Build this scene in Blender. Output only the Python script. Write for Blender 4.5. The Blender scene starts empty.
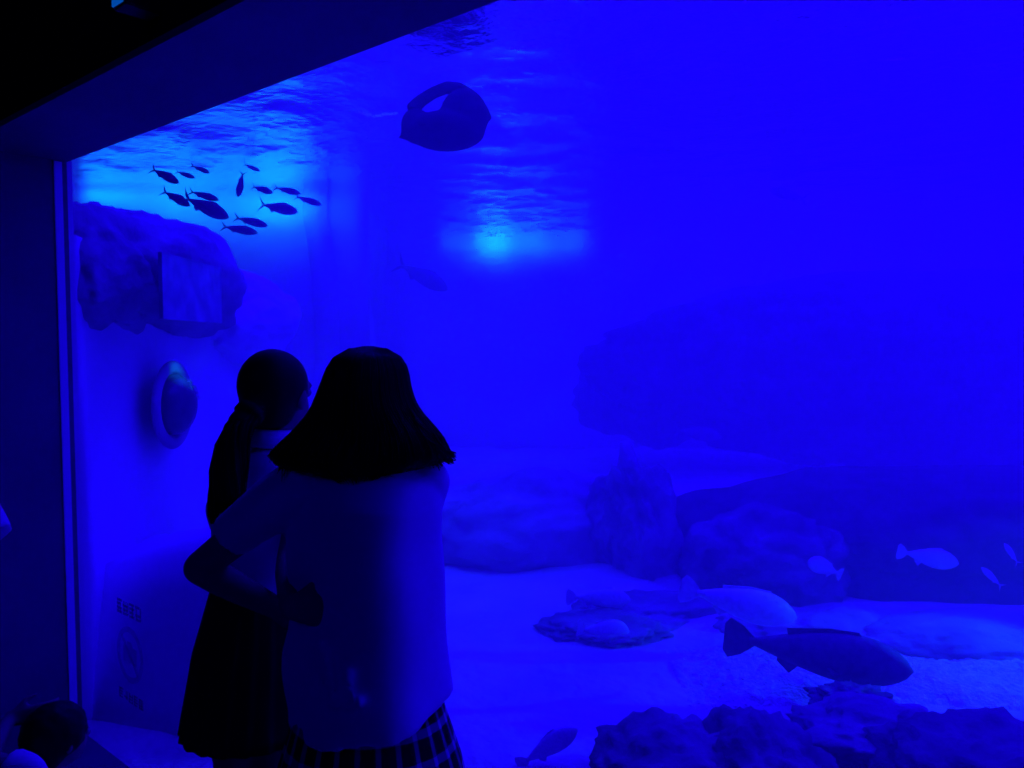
import bpy, bmesh, math, random
from mathutils import Vector, Matrix, noise
PI = math.pi
random.seed(11)
SC = bpy.context.scene
COL = SC.collection
DG = bpy.context.evaluated_depsgraph_get

# ---------------------------------------------------------------- camera
FPX = 774.0
EYE = Vector((0, 0, 1.65))
YAW, PITCH = math.radians(39.7), math.radians(-2.9)
cd = bpy.data.cameras.new('camera'); cam = bpy.data.objects.new('camera', cd); COL.objects.link(cam)
cam.location = EYE
cam.rotation_euler = (PI / 2 + PITCH, 0, YAW)
cd.sensor_width = 36; cd.lens = FPX / 1024 * 36; cd.clip_start = .02; cd.clip_end = 200
SC.camera = cam
MR = cam.rotation_euler.to_matrix()
RT, UP, FW = MR.col[0].copy(), MR.col[1].copy(), -MR.col[2]
HF = Vector((FW.x, FW.y, 0)).normalized()          # level forward
HR = Vector((RT.x, RT.y, 0)).normalized()          # level right

def W(px, py, d):
    "point seen at pixel px,py at depth d"
    return EYE + d * (FW + (px - 512) / FPX * RT + (384 - py) / FPX * UP)

def onY(px, py, y):
    "point seen at px,py on the plane world Y = y"
    r = FW + (px - 512) / FPX * RT + (384 - py) / FPX * UP
    return EYE + r * (y / r.y)

def onZ(px, py, z):
    r = FW + (px - 512) / FPX * RT + (384 - py) / FPX * UP
    return EYE + r * ((z - EYE.z) / r.z)

def C(x, y, z):
    "plan coordinates in the viewer's level frame"
    return Vector((0, 0, z)) + HR * x + HF * y

# ---------------------------------------------------------------- materials
def mat(name, col, rough=.7, spec=.3, var=0., scale=5., bump=0., bscale=20., metal=0., transl=0., bdist=.02):
    m = bpy.data.materials.new(name); m.use_nodes = True
    nt = m.node_tree; N = nt.nodes; L = nt.links
    b = N['Principled BSDF']
    b.inputs['Roughness'].default_value = rough
    b.inputs['Specular IOR Level'].default_value = spec
    b.inputs['Metallic'].default_value = metal
    b.inputs['Base Color'].default_value = (*col, 1)
    tc = N.new('ShaderNodeTexCoord')
    if var:
        n = N.new('ShaderNodeTexNoise'); n.inputs['Scale'].default_value = scale; n.inputs['Detail'].default_value = 6
        r = N.new('ShaderNodeValToRGB')
        r.color_ramp.elements[0].position = .3; r.color_ramp.elements[1].position = .7
        r.color_ramp.elements[0].color = (*[c * (1 - var) for c in col], 1)
        r.color_ramp.elements[1].color = (*[min(1, c * (1 + var)) for c in col], 1)
        L.new(tc.outputs['Object'], n.inputs['Vector']); L.new(n.outputs['Fac'], r.inputs['Fac'])
        L.new(r.outputs['Color'], b.inputs['Base Color'])
    if bump:
        n = N.new('ShaderNodeTexNoise'); n.inputs['Scale'].default_value = bscale; n.inputs['Detail'].default_value = 5
        k = N.new('ShaderNodeBump'); k.inputs['Strength'].default_value = bump; k.inputs['Distance'].default_value = bdist
        L.new(tc.outputs['Object'], n.inputs['Vector']); L.new(n.outputs['Fac'], k.inputs['Height'])
        L.new(k.outputs['Normal'], b.inputs['Normal'])
    if transl:
        t = N.new('ShaderNodeBsdfTranslucent'); t.inputs['Color'].default_value = (*col, 1)
        x = N.new('ShaderNodeMixShader'); x.inputs[0].default_value = transl
        L.new(b.outputs[0], x.inputs[1]); L.new(t.outputs[0], x.inputs[2]); L.new(x.outputs[0], N['Material Output'].inputs['Surface'])
    return m

M = {}
M['reveal'] = mat('painted_reveal', (.15, .15, .16), .6, .3, .15, 2)
M['black'] = mat('black_paint', (.006, .006, .007), .9, .05)
M['carpet'] = mat('dark_carpet', (.16, .15, .17), .95, .1, .2, 60, .4, 300)
M['seal'] = mat('white_sealant', (.88, .88, .88), .5, .3)
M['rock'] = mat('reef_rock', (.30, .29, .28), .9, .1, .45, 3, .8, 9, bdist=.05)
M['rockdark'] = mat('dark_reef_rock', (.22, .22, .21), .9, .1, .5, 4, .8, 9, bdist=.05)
M['rockdeep'] = mat('darkest_reef_rock', (.08, .08, .08), .9, .1, .5, 4, .8, 9, bdist=.05)  # darkest of the rock tones
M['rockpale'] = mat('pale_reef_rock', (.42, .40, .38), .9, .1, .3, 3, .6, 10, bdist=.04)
M['wallpaint'] = mat('tank_wall_render', (.80, .80, .80), .9, .1, .12, 1.2, .3, 6)
M['backwall'] = mat('far_tank_wall', (.5, .5, .5), .9, .1, .35, .5, .4, 3)
M['sand'] = mat('coral_sand', (.62, .60, .55), .95, .1, .18, 2.5, .7, 14, bdist=.03)
M['caustic'] = mat('caustic_sheet', (.75, .74, .70), .8, .3, .35, 30, 1, 60, bdist=.02)  # pale grain stands in for light rippling on the sand
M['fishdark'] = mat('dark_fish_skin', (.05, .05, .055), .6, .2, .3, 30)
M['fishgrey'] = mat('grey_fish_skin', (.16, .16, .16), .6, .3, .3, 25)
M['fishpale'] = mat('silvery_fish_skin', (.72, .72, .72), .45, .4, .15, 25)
M['hair'] = mat('black_hair', (.008, .007, .007), .55, .12)
M['skin'] = mat('skin', (.30, .21, .17), .7, .05)
M['blouse'] = mat('white_cotton_blouse', (.78, .78, .80), .85, .1, transl=.10)
M['blousetrim'] = mat('white_collar', (.82, .82, .84), .85, .1)
M['navy'] = mat('dark_pleated_wool', (.012, .012, .018), .9, .05)
M['sock'] = mat('dark_sock', (.02, .02, .025), .9, .05)
M['shoe'] = mat('black_leather', (.012, .012, .012), .35, .4)
M['panel'] = mat('pale_panel', (.34, .40, .42), .3, .5, .35, 9)  # cyan tint stands in for light reflected in its glass
def ink(name, k):
    m = mat(name, (.03, .03, .04), .9, .02); nt = m.node_tree
    t = nt.nodes.new('ShaderNodeBsdfTransparent'); x = nt.nodes.new('ShaderNodeMixShader'); x.inputs[0].default_value = k
    nt.links.new(t.outputs[0], x.inputs[1]); nt.links.new(nt.nodes['Principled BSDF'].outputs[0], x.inputs[2])
    nt.links.new(x.outputs[0], nt.nodes['Material Output'].inputs['Surface']); return m
M['sticker'] = ink('printed_dark_ink', .30)
M['stickerg'] = ink('printed_faint_ink', .13)
M['lampbody'] = mat('lamp_housing', (.03, .03, .03), .5, .3)
M['glint'] = mat('water_glint', (.9, .9, .9), .8, .2, transl=.9)  # white specks standing in for glints of light
M['shade'] = mat('float_rubber', (.045, .045, .05), .8, .1, .3, 8)
M['eyewhite'] = mat('eye', (.3, .3, .3), .2, .5)

def plaid():
    m = bpy.data.materials.new('plaid_wool'); m.use_nodes = True
    nt = m.node_tree; N = nt.nodes; L = nt.links; b = N['Principled BSDF']
    b.inputs['Roughness'].default_value = .9; b.inputs['Specular IOR Level'].default_value = .05
    uv = N.new('ShaderNodeUVMap'); sp = N.new('ShaderNodeSeparateXYZ'); L.new(uv.outputs[0], sp.inputs[0])
    def band(sock, n, lo, hi):
        a = N.new('ShaderNodeMath'); a.operation = 'MULTIPLY'; a.inputs[1].default_value = n; L.new(sock, a.inputs[0])
        f = N.new('ShaderNodeMath'); f.operation = 'FRACT'; L.new(a.outputs[0], f.inputs[0])
        g = N.new('ShaderNodeMath'); g.operation = 'GREATER_THAN'; g.inputs[1].default_value = lo; L.new(f.outputs[0], g.inputs[0])
        h = N.new('ShaderNodeMath'); h.operation = 'LESS_THAN'; h.inputs[1].default_value = hi; L.new(f.outputs[0], h.inputs[0])
        k = N.new('ShaderNodeMath'); k.operation = 'MULTIPLY'; L.new(g.outputs[0], k.inputs[0]); L.new(h.outputs[0], k.inputs[1])
        return k.outputs[0]
    s = N.new('ShaderNodeMath'); s.operation = 'ADD'
    L.new(band(sp.outputs[0], 26, .35, .62), s.inputs[0]); L.new(band(sp.outputs[1], 4.5, .36, .66), s.inputs[1])
    r = N.new('ShaderNodeValToRGB'); r.color_ramp.elements[0].color = (.012, .012, .02, 1)
    r.color_ramp.elements[1].color = (.5, .5, .52, 1)
    e = r.color_ramp.elements.new(.5); e.color = (.2, .2, .22, 1)
    dv = N.new('ShaderNodeMath'); dv.operation = 'DIVIDE'; dv.inputs[1].default_value = 2
    L.new(s.outputs[0], dv.inputs[0]); L.new(dv.outputs[0], r.inputs['Fac']); L.new(r.outputs['Color'], b.inputs['Base Color'])
    return m
M['plaid'] = plaid()

def mat_pane():
    m = bpy.data.materials.new('clear_acrylic'); m.use_nodes = True
    nt = m.node_tree; N = nt.nodes; L = nt.links; N.remove(N['Principled BSDF'])
    t = N.new('ShaderNodeBsdfTransparent'); g = N.new('ShaderNodeBsdfGlossy'); g.inputs['Roughness'].default_value = .0
    f = N.new('ShaderNodeFresnel'); f.inputs['IOR'].default_value = 1.15
    ge = N.new('ShaderNodeNewGeometry'); iv = N.new('ShaderNodeMath'); iv.operation = 'SUBTRACT'; iv.inputs[0].default_value = 1
    mu = N.new('ShaderNodeMath'); mu.operation = 'MULTIPLY'
    L.new(ge.outputs['Backfacing'], iv.inputs[1]); L.new(iv.outputs[0], mu.inputs[0]); L.new(f.outputs[0], mu.inputs[1])
    x = N.new('ShaderNodeMixShader'); L.new(mu.outputs[0], x.inputs[0]); L.new(t.outputs[0], x.inputs[1]); L.new(g.outputs[0], x.inputs[2])
    L.new(x.outputs[0], N['Material Output'].inputs['Surface'])
    return m
M['pane'] = mat_pane()

def mat_surface():
    "water surface from below: clear looking steeply up, mirror beyond the critical angle"
    m = bpy.data.materials.new('rippled_water_surface'); m.use_nodes = True
    nt = m.node_tree; N = nt.nodes; L = nt.links; N.remove(N['Principled BSDF'])
    tc = N.new('ShaderNodeTexCoord')
    n = N.new('ShaderNodeTexNoise'); n.inputs['Scale'].default_value = 14; n.inputs['Detail'].default_value = 4
    k = N.new('ShaderNodeBump'); k.inputs['Strength'].default_value = .45; k.inputs['Distance'].default_value = .03
    L.new(tc.outputs['Object'], n.inputs['Vector']); L.new(n.outputs['Fac'], k.inputs['Height'])
    t = N.new('ShaderNodeBsdfTransparent'); g = N.new('ShaderNodeBsdfGlossy'); g.inputs['Roughness'].default_value = .03
    g.inputs['Color'].default_value = (.97, .97, .97, 1)
    L.new(k.outputs[0], g.inputs['Normal'])
    lw = N.new('ShaderNodeLayerWeight'); lw.inputs['Blend'].default_value = .5; L.new(k.outputs[0], lw.inputs['Normal'])
    mr = N.new('ShaderNodeMapRange'); mr.inputs['From Min'].default_value = .34; mr.inputs['From Max'].default_value = .55
    L.new(lw.outputs['Facing'], mr.inputs['Value'])
    x = N.new('ShaderNodeMixShader'); L.new(mr.outputs[0], x.inputs[0]); L.new(t.outputs[0], x.inputs[1]); L.new(g.outputs[0], x.inputs[2])
    L.new(x.outputs[0], N['Material Output'].inputs['Surface'])
    return m
M['surface'] = mat_surface()

def mat_volume(dens):
    m = bpy.data.materials.new('hazy_water'); m.use_nodes = True
    nt = m.node_tree; N = nt.nodes; L = nt.links; N.remove(N['Principled BSDF'])
    v = N.new('ShaderNodeVolumeScatter'); v.inputs['Density'].default_value = dens; v.inputs['Color'].default_value = (1, 1, 1, 1)
    v.inputs['Anisotropy'].default_value = .0
    L.new(v.outputs[0], N['Material Output'].inputs['Volume'])
    return m
M['water'] = mat_volume(.105)

def emit(name, col, s):
    m = bpy.data.materials.new(name); m.use_nodes = True
    b = m.node_tree.nodes['Principled BSDF']; b.inputs['Base Color'].default_value = (.02, .02, .02, 1)
    b.inputs['Emission Color'].default_value = (*col, 1); b.inputs['Emission Strength'].default_value = s
    return m
M['lampface'] = emit('lit_lamp_glass', (0, .06, .36), 1.)

# ---------------------------------------------------------------- object helpers
def tag(o, label=None, cat=None, group=None, kind=None):
    if label: o['label'] = label
    if cat: o['category'] = cat
    if group: o['group'] = group
    if kind: o['kind'] = kind
    return o

def link(name, me, m, parent=None, smooth=True):
    if isinstance(me, bmesh.types.BMesh):
        bm = me; me = bpy.data.meshes.new(name); bm.normal_update(); bm.to_mesh(me); bm.free()
    if m: me.materials.append(m)
    if smooth:
        for p in me.polygons: p.use_smooth = True
    o = bpy.data.objects.new(name, me); COL.objects.link(o)
    if parent: o.parent = parent
    return o

def empty(name, loc, label, cat, group=None):
    o = bpy.data.objects.new(name, None); COL.objects.link(o); o.location = loc; o.empty_display_size = .1
    return tag(o, label, cat, group)

def box(bm, p0, p1, mtx=None, bev=0):
    r = bmesh.ops.create_cube(bm, size=1)
    s = Vector(p1) - Vector(p0); c = (Vector(p1) + Vector(p0)) / 2
    for v in r['verts']:
        v.co = Vector((v.co.x * s.x, v.co.y * s.y, v.co.z * s.z)) + c
    if bev:
        es = {e for v in r['verts'] for e in v.link_edges}
        bmesh.ops.bevel(bm, geom=list(es), offset=bev, segments=2, affect='EDGES')
    if mtx:
        for v in bm.verts: v.co = mtx @ v.co
    return bm

def loft(bm, rings, closed=True, caps=True):
    "rings: lists of points of the same length"
    vs = [[bm.verts.new(p) for p in r] for r in rings]
    n = len(vs[0])
    for a, b in zip(vs, vs[1:]):
        for i in range(n if closed else n - 1):
            j = (i + 1) % n
            bm.faces.new((a[i], a[j], b[j], b[i]))
    if caps and closed:
        bm.faces.new(vs[0][::-1]); bm.faces.new(vs[-1])
    return vs

def tube(bm, pts, rads, seg=8):
    pts = [Vector(p) for p in pts]
    rings = []
    up0 = Vector((0, 0, 1))
    for i, p in enumerate(pts):
        t = (pts[min(i + 1, len(pts) - 1)] - pts[max(i - 1, 0)]).normalized()
        a = t.cross(up0 if abs(t.z) < .95 else Vector((1, 0, 0))).normalized(); b = t.cross(a).normalized()
        r = rads[i] if isinstance(rads, (list, tuple)) else rads
        rings.append([p + (a * math.cos(k * 2 * PI / seg) + b * math.sin(k * 2 * PI / seg)) * r for k in range(seg)])
    loft(bm, rings)

def ball(bm, c, r, rot=None, sub=3):
    g = bmesh.ops.create_icosphere(bm, subdivisions=sub, radius=1)
    r = Vector((r, r, r)) if isinstance(r, (int, float)) else Vector(r)
    for v in g['verts']:
        q = Vector((v.co.x * r.x, v.co.y * r.y, v.co.z * r.z))
        v.co = (rot @ q if rot else q) + Vector(c)

def caps(bm, p0, p1, r0, r1):
    p0 = Vector(p0); p1 = Vector(p1)
    ball(bm, p0, r0, sub=2); ball(bm, p1, r1, sub=2)
    tube(bm, [p0, p1], [r0, r1], 16)

def remesh(name, bm, vox, m, parent, smooth_it=6, fn=None):
    me = bpy.data.meshes.new('tmp'); bm.to_mesh(me); bm.free()
    o = bpy.data.objects.new('tmp', me); COL.objects.link(o)
    r = o.modifiers.new('r', 'REMESH'); r.mode = 'VOXEL'; r.voxel_size = vox; r.adaptivity = 0
    s = o.modifiers.new('s', 'SMOOTH'); s.factor = .5; s.iterations = smooth_it
    dg = DG(); dg.update()
    res = bpy.data.meshes.new_from_object(o.evaluated_get(dg))
    bpy.data.objects.remove(o)
    if fn:
        for v in res.vertices: v.co = fn(v.co, v.normal)
    return link(name, res, m, parent)

def fbm(p, o=4):
    return noise.fractal(p, 1.0, 2.0, o)

# ---------------------------------------------------------------- room shell
XL, YG, ZT = -3.445, 1.298, 2.395        # left end, glass plane, top of the window
YF = .954                                # room face of the wall the window sits in
XR = 4.5
def st(name, bm, m, label=None, smooth=False):
    o = link(name, bm, m, smooth=smooth); o['kind'] = 'structure'
    if label: o['label'] = label
    return o
def sbox(name, p0, p1, m, label=None, bev=0):
    return st(name, box(bmesh.new(), p0, p1, bev=bev), m, label)
sbox('floor', (-6.0, -4.5, -.1), (XR + .5, YG - .005, 0), M['carpet'], 'dark carpeted floor of the viewing room')
sbox('ceiling', (-6.0, -4.5, 3.7), (XR + .5, YF, 3.8), M['black'], 'black ceiling of the viewing room')
# front wall: header above the window and the part left of it, the thick reveal lining the opening
sbox('wall_front', (-6.0, YF, ZT + .02), (XR + .5, YF + .12, 3.7), M['black'], 'black wall above the tank window')
sbox('wall_side_of_window', (-6.0, YF, 0), (XL - .02, YF + .12, ZT + .02), M['black'], 'black wall beside the tank window')
sbox('trim_1', (XL - .02, YF - .003, ZT), (XR, YG + .004, ZT + .02), M['reveal'], 'dark blue lined soffit over the tank window')
sbox('trim_2', (XL - .02, YF - .003, 0), (XL, YG + .004, ZT), M['reveal'], 'dark lined side of the window recess')
sbox('trim_3', (XL, 1.252, .012), (XL + .006, 1.282, ZT - .004), M['seal'], 'pale vertical sealant strip beside the pane')
sbox('trim_4', (XL, 1.14, 0), (XR, YG + .004, .012), M['reveal'], 'low sill strip under the pane')
sbox('wall_right', (XR, -4.5, 0), (XR + .1, YG + .06, 3.7), M['black'])
sbox('wall_left', (-6.1, -4.5, 0), (-6.0, YF, 3.7), M['black'])
sbox('wall_back', (-6.0, -4.6, 0), (XR, -4.5, 3.7), M['black'])
sbox('window_1', (XL - .02, YG + .005, 0), (XR, YG + .045, ZT + .02), M['pane'], 'large clear acrylic pane of the aquarium')

# ---------------------------------------------------------------- tank shell
ZS = 3.3
def wallstrip(name, pts, z0, z1, m, label, rough=.08, seed=0, thick=.25, n=None, freq=.8):
    "bumpy vertical tank wall following a plan polyline (list of world xy)"
    bm = bmesh.new()
    P = [Vector((p.x, p.y, 0)) for p in pts]
    seg = []
    for a, b in zip(P, P[1:]):
        k = max(2, int((b - a).length / .12))
        seg += [a.lerp(b, i / k) for i in range(k)]
    seg.append(P[-1])
    nz = max(2, int((z1 - z0) / .12))
    nrm = []
    for i in range(len(seg)):
        t = (seg[min(i + 1, len(seg) - 1)] - seg[max(i - 1, 0)]).normalized(); nrm.append(Vector((-t.y, t.x, 0)))
    front = []
    for j in range(nz + 1):
        z = z0 + (z1 - z0) * j / nz
        row = []
        for s, nn in zip(seg, nrm):
            q = s + Vector((0, 0, z))
            row.append(q + nn * -rough * fbm(q * freq + Vector((seed, 0, 0)), 5))
        back = [p + nn * thick for p, nn in zip(row, nrm)]
        front.append(row + back[::-1])
    loft(bm, front)
    bmesh.ops.recalc_face_normals(bm, faces=bm.faces)
    return st(name, bm, m, label, smooth=True)

cL = C(-1.87, 3.0, 0); 
jamb = Vector((XL - .12, YG + .08, 0))
wallstrip('wall_tank_side', [jamb, C(-1.93, 3.6, 0), C(-1.95, 5.0, 0), C(-1.98, 6.4, 0)], -.05, 2.12, M['wallpaint'], 'pale rendered side wall inside the tank', .03, 3)
wallstrip('wall_tank_far_left', [C(-2.0, 6.3, 0), C(-5.4, 7.6, 0)][::-1] if 0 else [C(-6.5, 5.0, 0), C(-5.6, 8.1, 0), C(-1.55, 8.3, 0)], -.05, 5.4, M['backwall'], 'far left wall of the tank', .1, 7)
wallstrip('wall_tank_back', [C(-1.9, 8.2, 0), C(-2.0, 12.2, 0), C(2.4, 12.4, 0), C(6.5, 10.6, 0), C(11.5, 9.6, 0), C(13.5, 5, 0)], -.05, 5.4, M['backwall'], 'far back wall of the tank', .25, 9, freq=.35)
# enclosing walls that keep the tank closed beyond the frame
sbox('wall_tank_near', (-12, YG + .06, ZT + .35), (12, YG + .3, 5.4), M['backwall'], 'tank wall above the window')
sbox('wall_tank_near_left', (-12, YG + .065, -.05), (XL - .2, YG + .10, ZT + .35), M['wallpaint'], 'tank wall beside the window')
sbox('wall_tank_near_right', (XR, YG + .06, -.05), (12, YG + .3, ZT + .02), M['wallpaint'])

# sand bed
def sandz(x, y):
    q = Vector((x, y, 0))
    return .06 * fbm(q * .6 + Vector((4, 1, 0)), 3) + .02 * fbm(q * 3, 3) + .008 * math.sin(x * 9 + 3 * noise.noise(q * 1.5)) - .01
bm = bmesh.new(); rows = []
NX, NY = 150, 110
for j in range(NY + 1):
    row = []
    for i in range(NX + 1):
        x = -10 + 20 * i / NX; y = YG + .005 + 12.5 * (j / NY) ** 1.25
        fade = min(1, (y - YG) / .6)
        row.append(Vector((x, y, sandz(x, y) * fade + .0)))
    rows.append(row)
loft(bm, rows, closed=False)
tag(link('sand_bed', bm, M['sand']), 'pale rippled sand covering the bottom of the tank', 'sand', kind='stuff')

# water surface (seen from below)
bm = bmesh.new(); rows = []
NX, NY = 420, 300
for j in range(NY + 1):
    row = []
    for i in range(NX + 1):
        x = -11.5 + 23 * i / NX; y = YG + .3 + 12.5 * j / NY
        q = Vector((x, y, 0))
        z = ZS + .022 * noise.noise(q * 1.7) + .012 * noise.noise(q * 4.3 + Vector((3, 0, 0))) + .006 * noise.noise(q * 9)
        row.append(Vector((x, y, z)))
    rows.append(row)
loft(bm, rows, closed=False)
tag(link('water_surface', bm, M['surface']), 'rippled underside of the water surface across the tank top', 'water', kind='stuff')
# the hazy water itself
bm = bmesh.new()
PL = [Vector((XL + .0, YG + .13, 0)), C(-1.75, 3.7, 0), C(-1.75, 6.5, 0), C(-5.0, 7.4, 0), C(-5.0, 7.9, 0), C(-1.4, 7.9, 0), C(-1.35, 11.6, 0), C(2.4, 11.8, 0), C(6.3, 10.0, 0), Vector((4.45, 7.5, 0)), Vector((4.45, YG + .13, 0))]
loft(bm, [[p + Vector((0, 0, -.2)) for p in PL], [p + Vector((0, 0, ZS - .06)) for p in PL]])
bmesh.ops.recalc_face_normals(bm, faces=bm.faces)
tag(link('tank_water', bm, M['water'], smooth=False), 'hazy blue water filling the tank', 'water', kind='stuff')

# ---------------------------------------------------------------- rocks
def rock(name, label, c, size, seed, m, amp=.28, freq=1.3, yaw=None, sub=5, cat='rock', group=None, shear=0, flat=0):
    bm = bmesh.new(); bmesh.ops.create_icosphere(bm, subdivisions=sub, radius=1)
    R = Matrix.Rotation(YAW if yaw is None else yaw, 3, 'Z')
    for v in bm.verts:
        q = v.co.copy()
        d = 1 + amp * fbm(q * freq + Vector((seed * 3.1, seed, 0)), 3) + amp * .35 * fbm(q * freq * 3.5 + Vector((0, seed, 9)), 4)
        rd = noise.noise(q * freq * 2.2 + Vector((seed, seed, seed)))
        d -= amp * .35 * max(0, .15 - abs(rd)) / .15
        q = q * d
        if flat: q.z = min(q.z, flat + .12 * (q.z - flat))
        q = Vector((q.x * size[0] + shear * q.z * size[2], q.y * size[1], q.z * size[2]))
        v.co = R @ q
    o = link(name, bm, m); o.location = c
    return tag(o, label, cat, group)

G1 = None
# right-hand bank
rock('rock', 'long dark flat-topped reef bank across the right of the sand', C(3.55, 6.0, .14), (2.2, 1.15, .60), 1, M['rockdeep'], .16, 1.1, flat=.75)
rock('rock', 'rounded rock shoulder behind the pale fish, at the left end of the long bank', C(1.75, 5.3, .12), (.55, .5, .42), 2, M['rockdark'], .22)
rock('rock', 'tall upright rock column left of the long bank', W(645, 545, 5.7), (.27, .30, .64), 3, M['rock'], .3, 1.2, shear=-.12)
rock('rock', 'small knob of rock leaning on the left side of the column', W(610, 520, 5.9), (.2, .22, .34), 4, M['rock'], .25)
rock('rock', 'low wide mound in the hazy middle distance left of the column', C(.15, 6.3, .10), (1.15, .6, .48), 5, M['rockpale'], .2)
rock('rock', 'shallow slab at the foot of the rock column', W(650, 614, 4.9), (.48, .32, .12), 6, M['rock'], .25)
rock('rock', 'broad low rock shelf under the two small pale fish', W(600, 630, 4.5), (.36, .26, .09), 7, M['rock'], .25)
rock('rock', 'pale sloping ledge under the long bank beside the big resting fish', W(850, 640, 4.5), (.75, .35, .17), 8, M['rockpale'], .2)
rock('rock', 'pale boulder rising out of the sand at the right edge of the frame', W(985, 640, 4.35), (.75, .32, .15), 9, M['rockpale'], .1)
# foreground
rock('rock', 'rugged dark coral rock in the foreground, nearest the skirt of the girls', W(668, 785, 2.75), (.31, .34, .20), 10, M['rockdark'], .26, 1.7)
rock('rock', 'foreground coral rock below the middle of the gravel patch', W(762, 778, 2.7), (.22, .30, .18), 11, M['rockdark'], .26, 1.8)
rock('rock', 'wide crumbly foreground rock in the bottom right corner', W(985, 800, 2.5), (.36, .34, .22), 12, M['rockdark'], .26, 1.7)
rock('rock', 'flat pale stone between the foreground rocks', W(870, 735, 2.9), (.28, .22, .10), 13, M['rock'], .3)
rock('rock', 'small dark lump of coral just below the big resting fish', W(850, 702, 3.3), (.16, .12, .07), 14, M['rockdark'], .45, 2)
# far rock wall
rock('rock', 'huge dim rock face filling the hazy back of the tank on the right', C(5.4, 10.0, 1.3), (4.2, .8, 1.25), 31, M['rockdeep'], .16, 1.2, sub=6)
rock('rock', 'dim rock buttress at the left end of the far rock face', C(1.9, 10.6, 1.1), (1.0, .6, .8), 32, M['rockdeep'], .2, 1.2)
# left ledge near the window
o = wallstrip('rock_ledge', [C(-2.35, 3.42, 0), C(-1.75, 3.33, 0), C(-1.1, 3.1, 0), C(-.75, 3.35, 0)], -.05, .62, M['wallpaint'], None, .05, 21, .5)
for v in o.data.vertices:
    q = v.co.x * HR.x + v.co.y * HR.y
    v.co += HF * (max(0, v.co.z) * .35)
    v.co.z *= .98 + max(0, min(1, (q + 1.95) / 1.1)) * .40 + .04 * noise.noise(v.co * 2.5)
tag(o, 'smooth low rock ledge standing just behind the pane, behind the round sticker', 'rock', None, 'thing')

# overhang on the side wall
rock('rock', 'big dark rock crowning the side wall beneath the bright cyan patch', C(-1.98, 4.45, 2.03), (.34, .90, .34), 17, M['rockpale'], .16, 1.2)
rock('rock', 'rock corner pressed against the window edge high on the side wall', C(-2.0, 3.75, 2.0), (.22, .50, .32), 18, M['rockpale'], .2, 1.2)
rock('rock', 'far end of the rocky crest trailing off along the side wall', C(-1.95, 5.75, 1.85), (.30, .75, .34), 19, M['wallpaint'], .2, 1.2)

# sparkle of light on the sand, imitated by a pale grainy gravel patch
bm = bmesh.new(); rows = []
g0, g1 = Vector((1.0, 3.3)), Vector((2.9, 4.35))
for j in range(81):
    row = []
    for i in range(161):
        u, v = i / 160, j / 80
        x = .75 + 2.7 * u; y = 3.42 + (.72 + .2 * u) * v
        p = C(x, y, 0)
        edge = min(u, 1 - u, v, 1 - v)
        h = .035 * min(1, edge * 8) - .015 * (1 + .6 * noise.noise(Vector((x * 4, y * 4, 0)))) + .012 * noise.noise(Vector((x * 40, y * 40, 0))) + .01 * noise.noise(Vector((x * 22, y * 60, 2)))
        if edge < .02: h = -.04
        p.z = sandz(p.x, p.y) + .01 + h
        row.append(p)
    rows.append(row)
loft(bm, rows, closed=False)
tag(link('caustic_patch', bm, M['caustic']), 'pale grainy sheet added as bright gravel around the big resting fish', 'caustic', kind='stuff')

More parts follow.
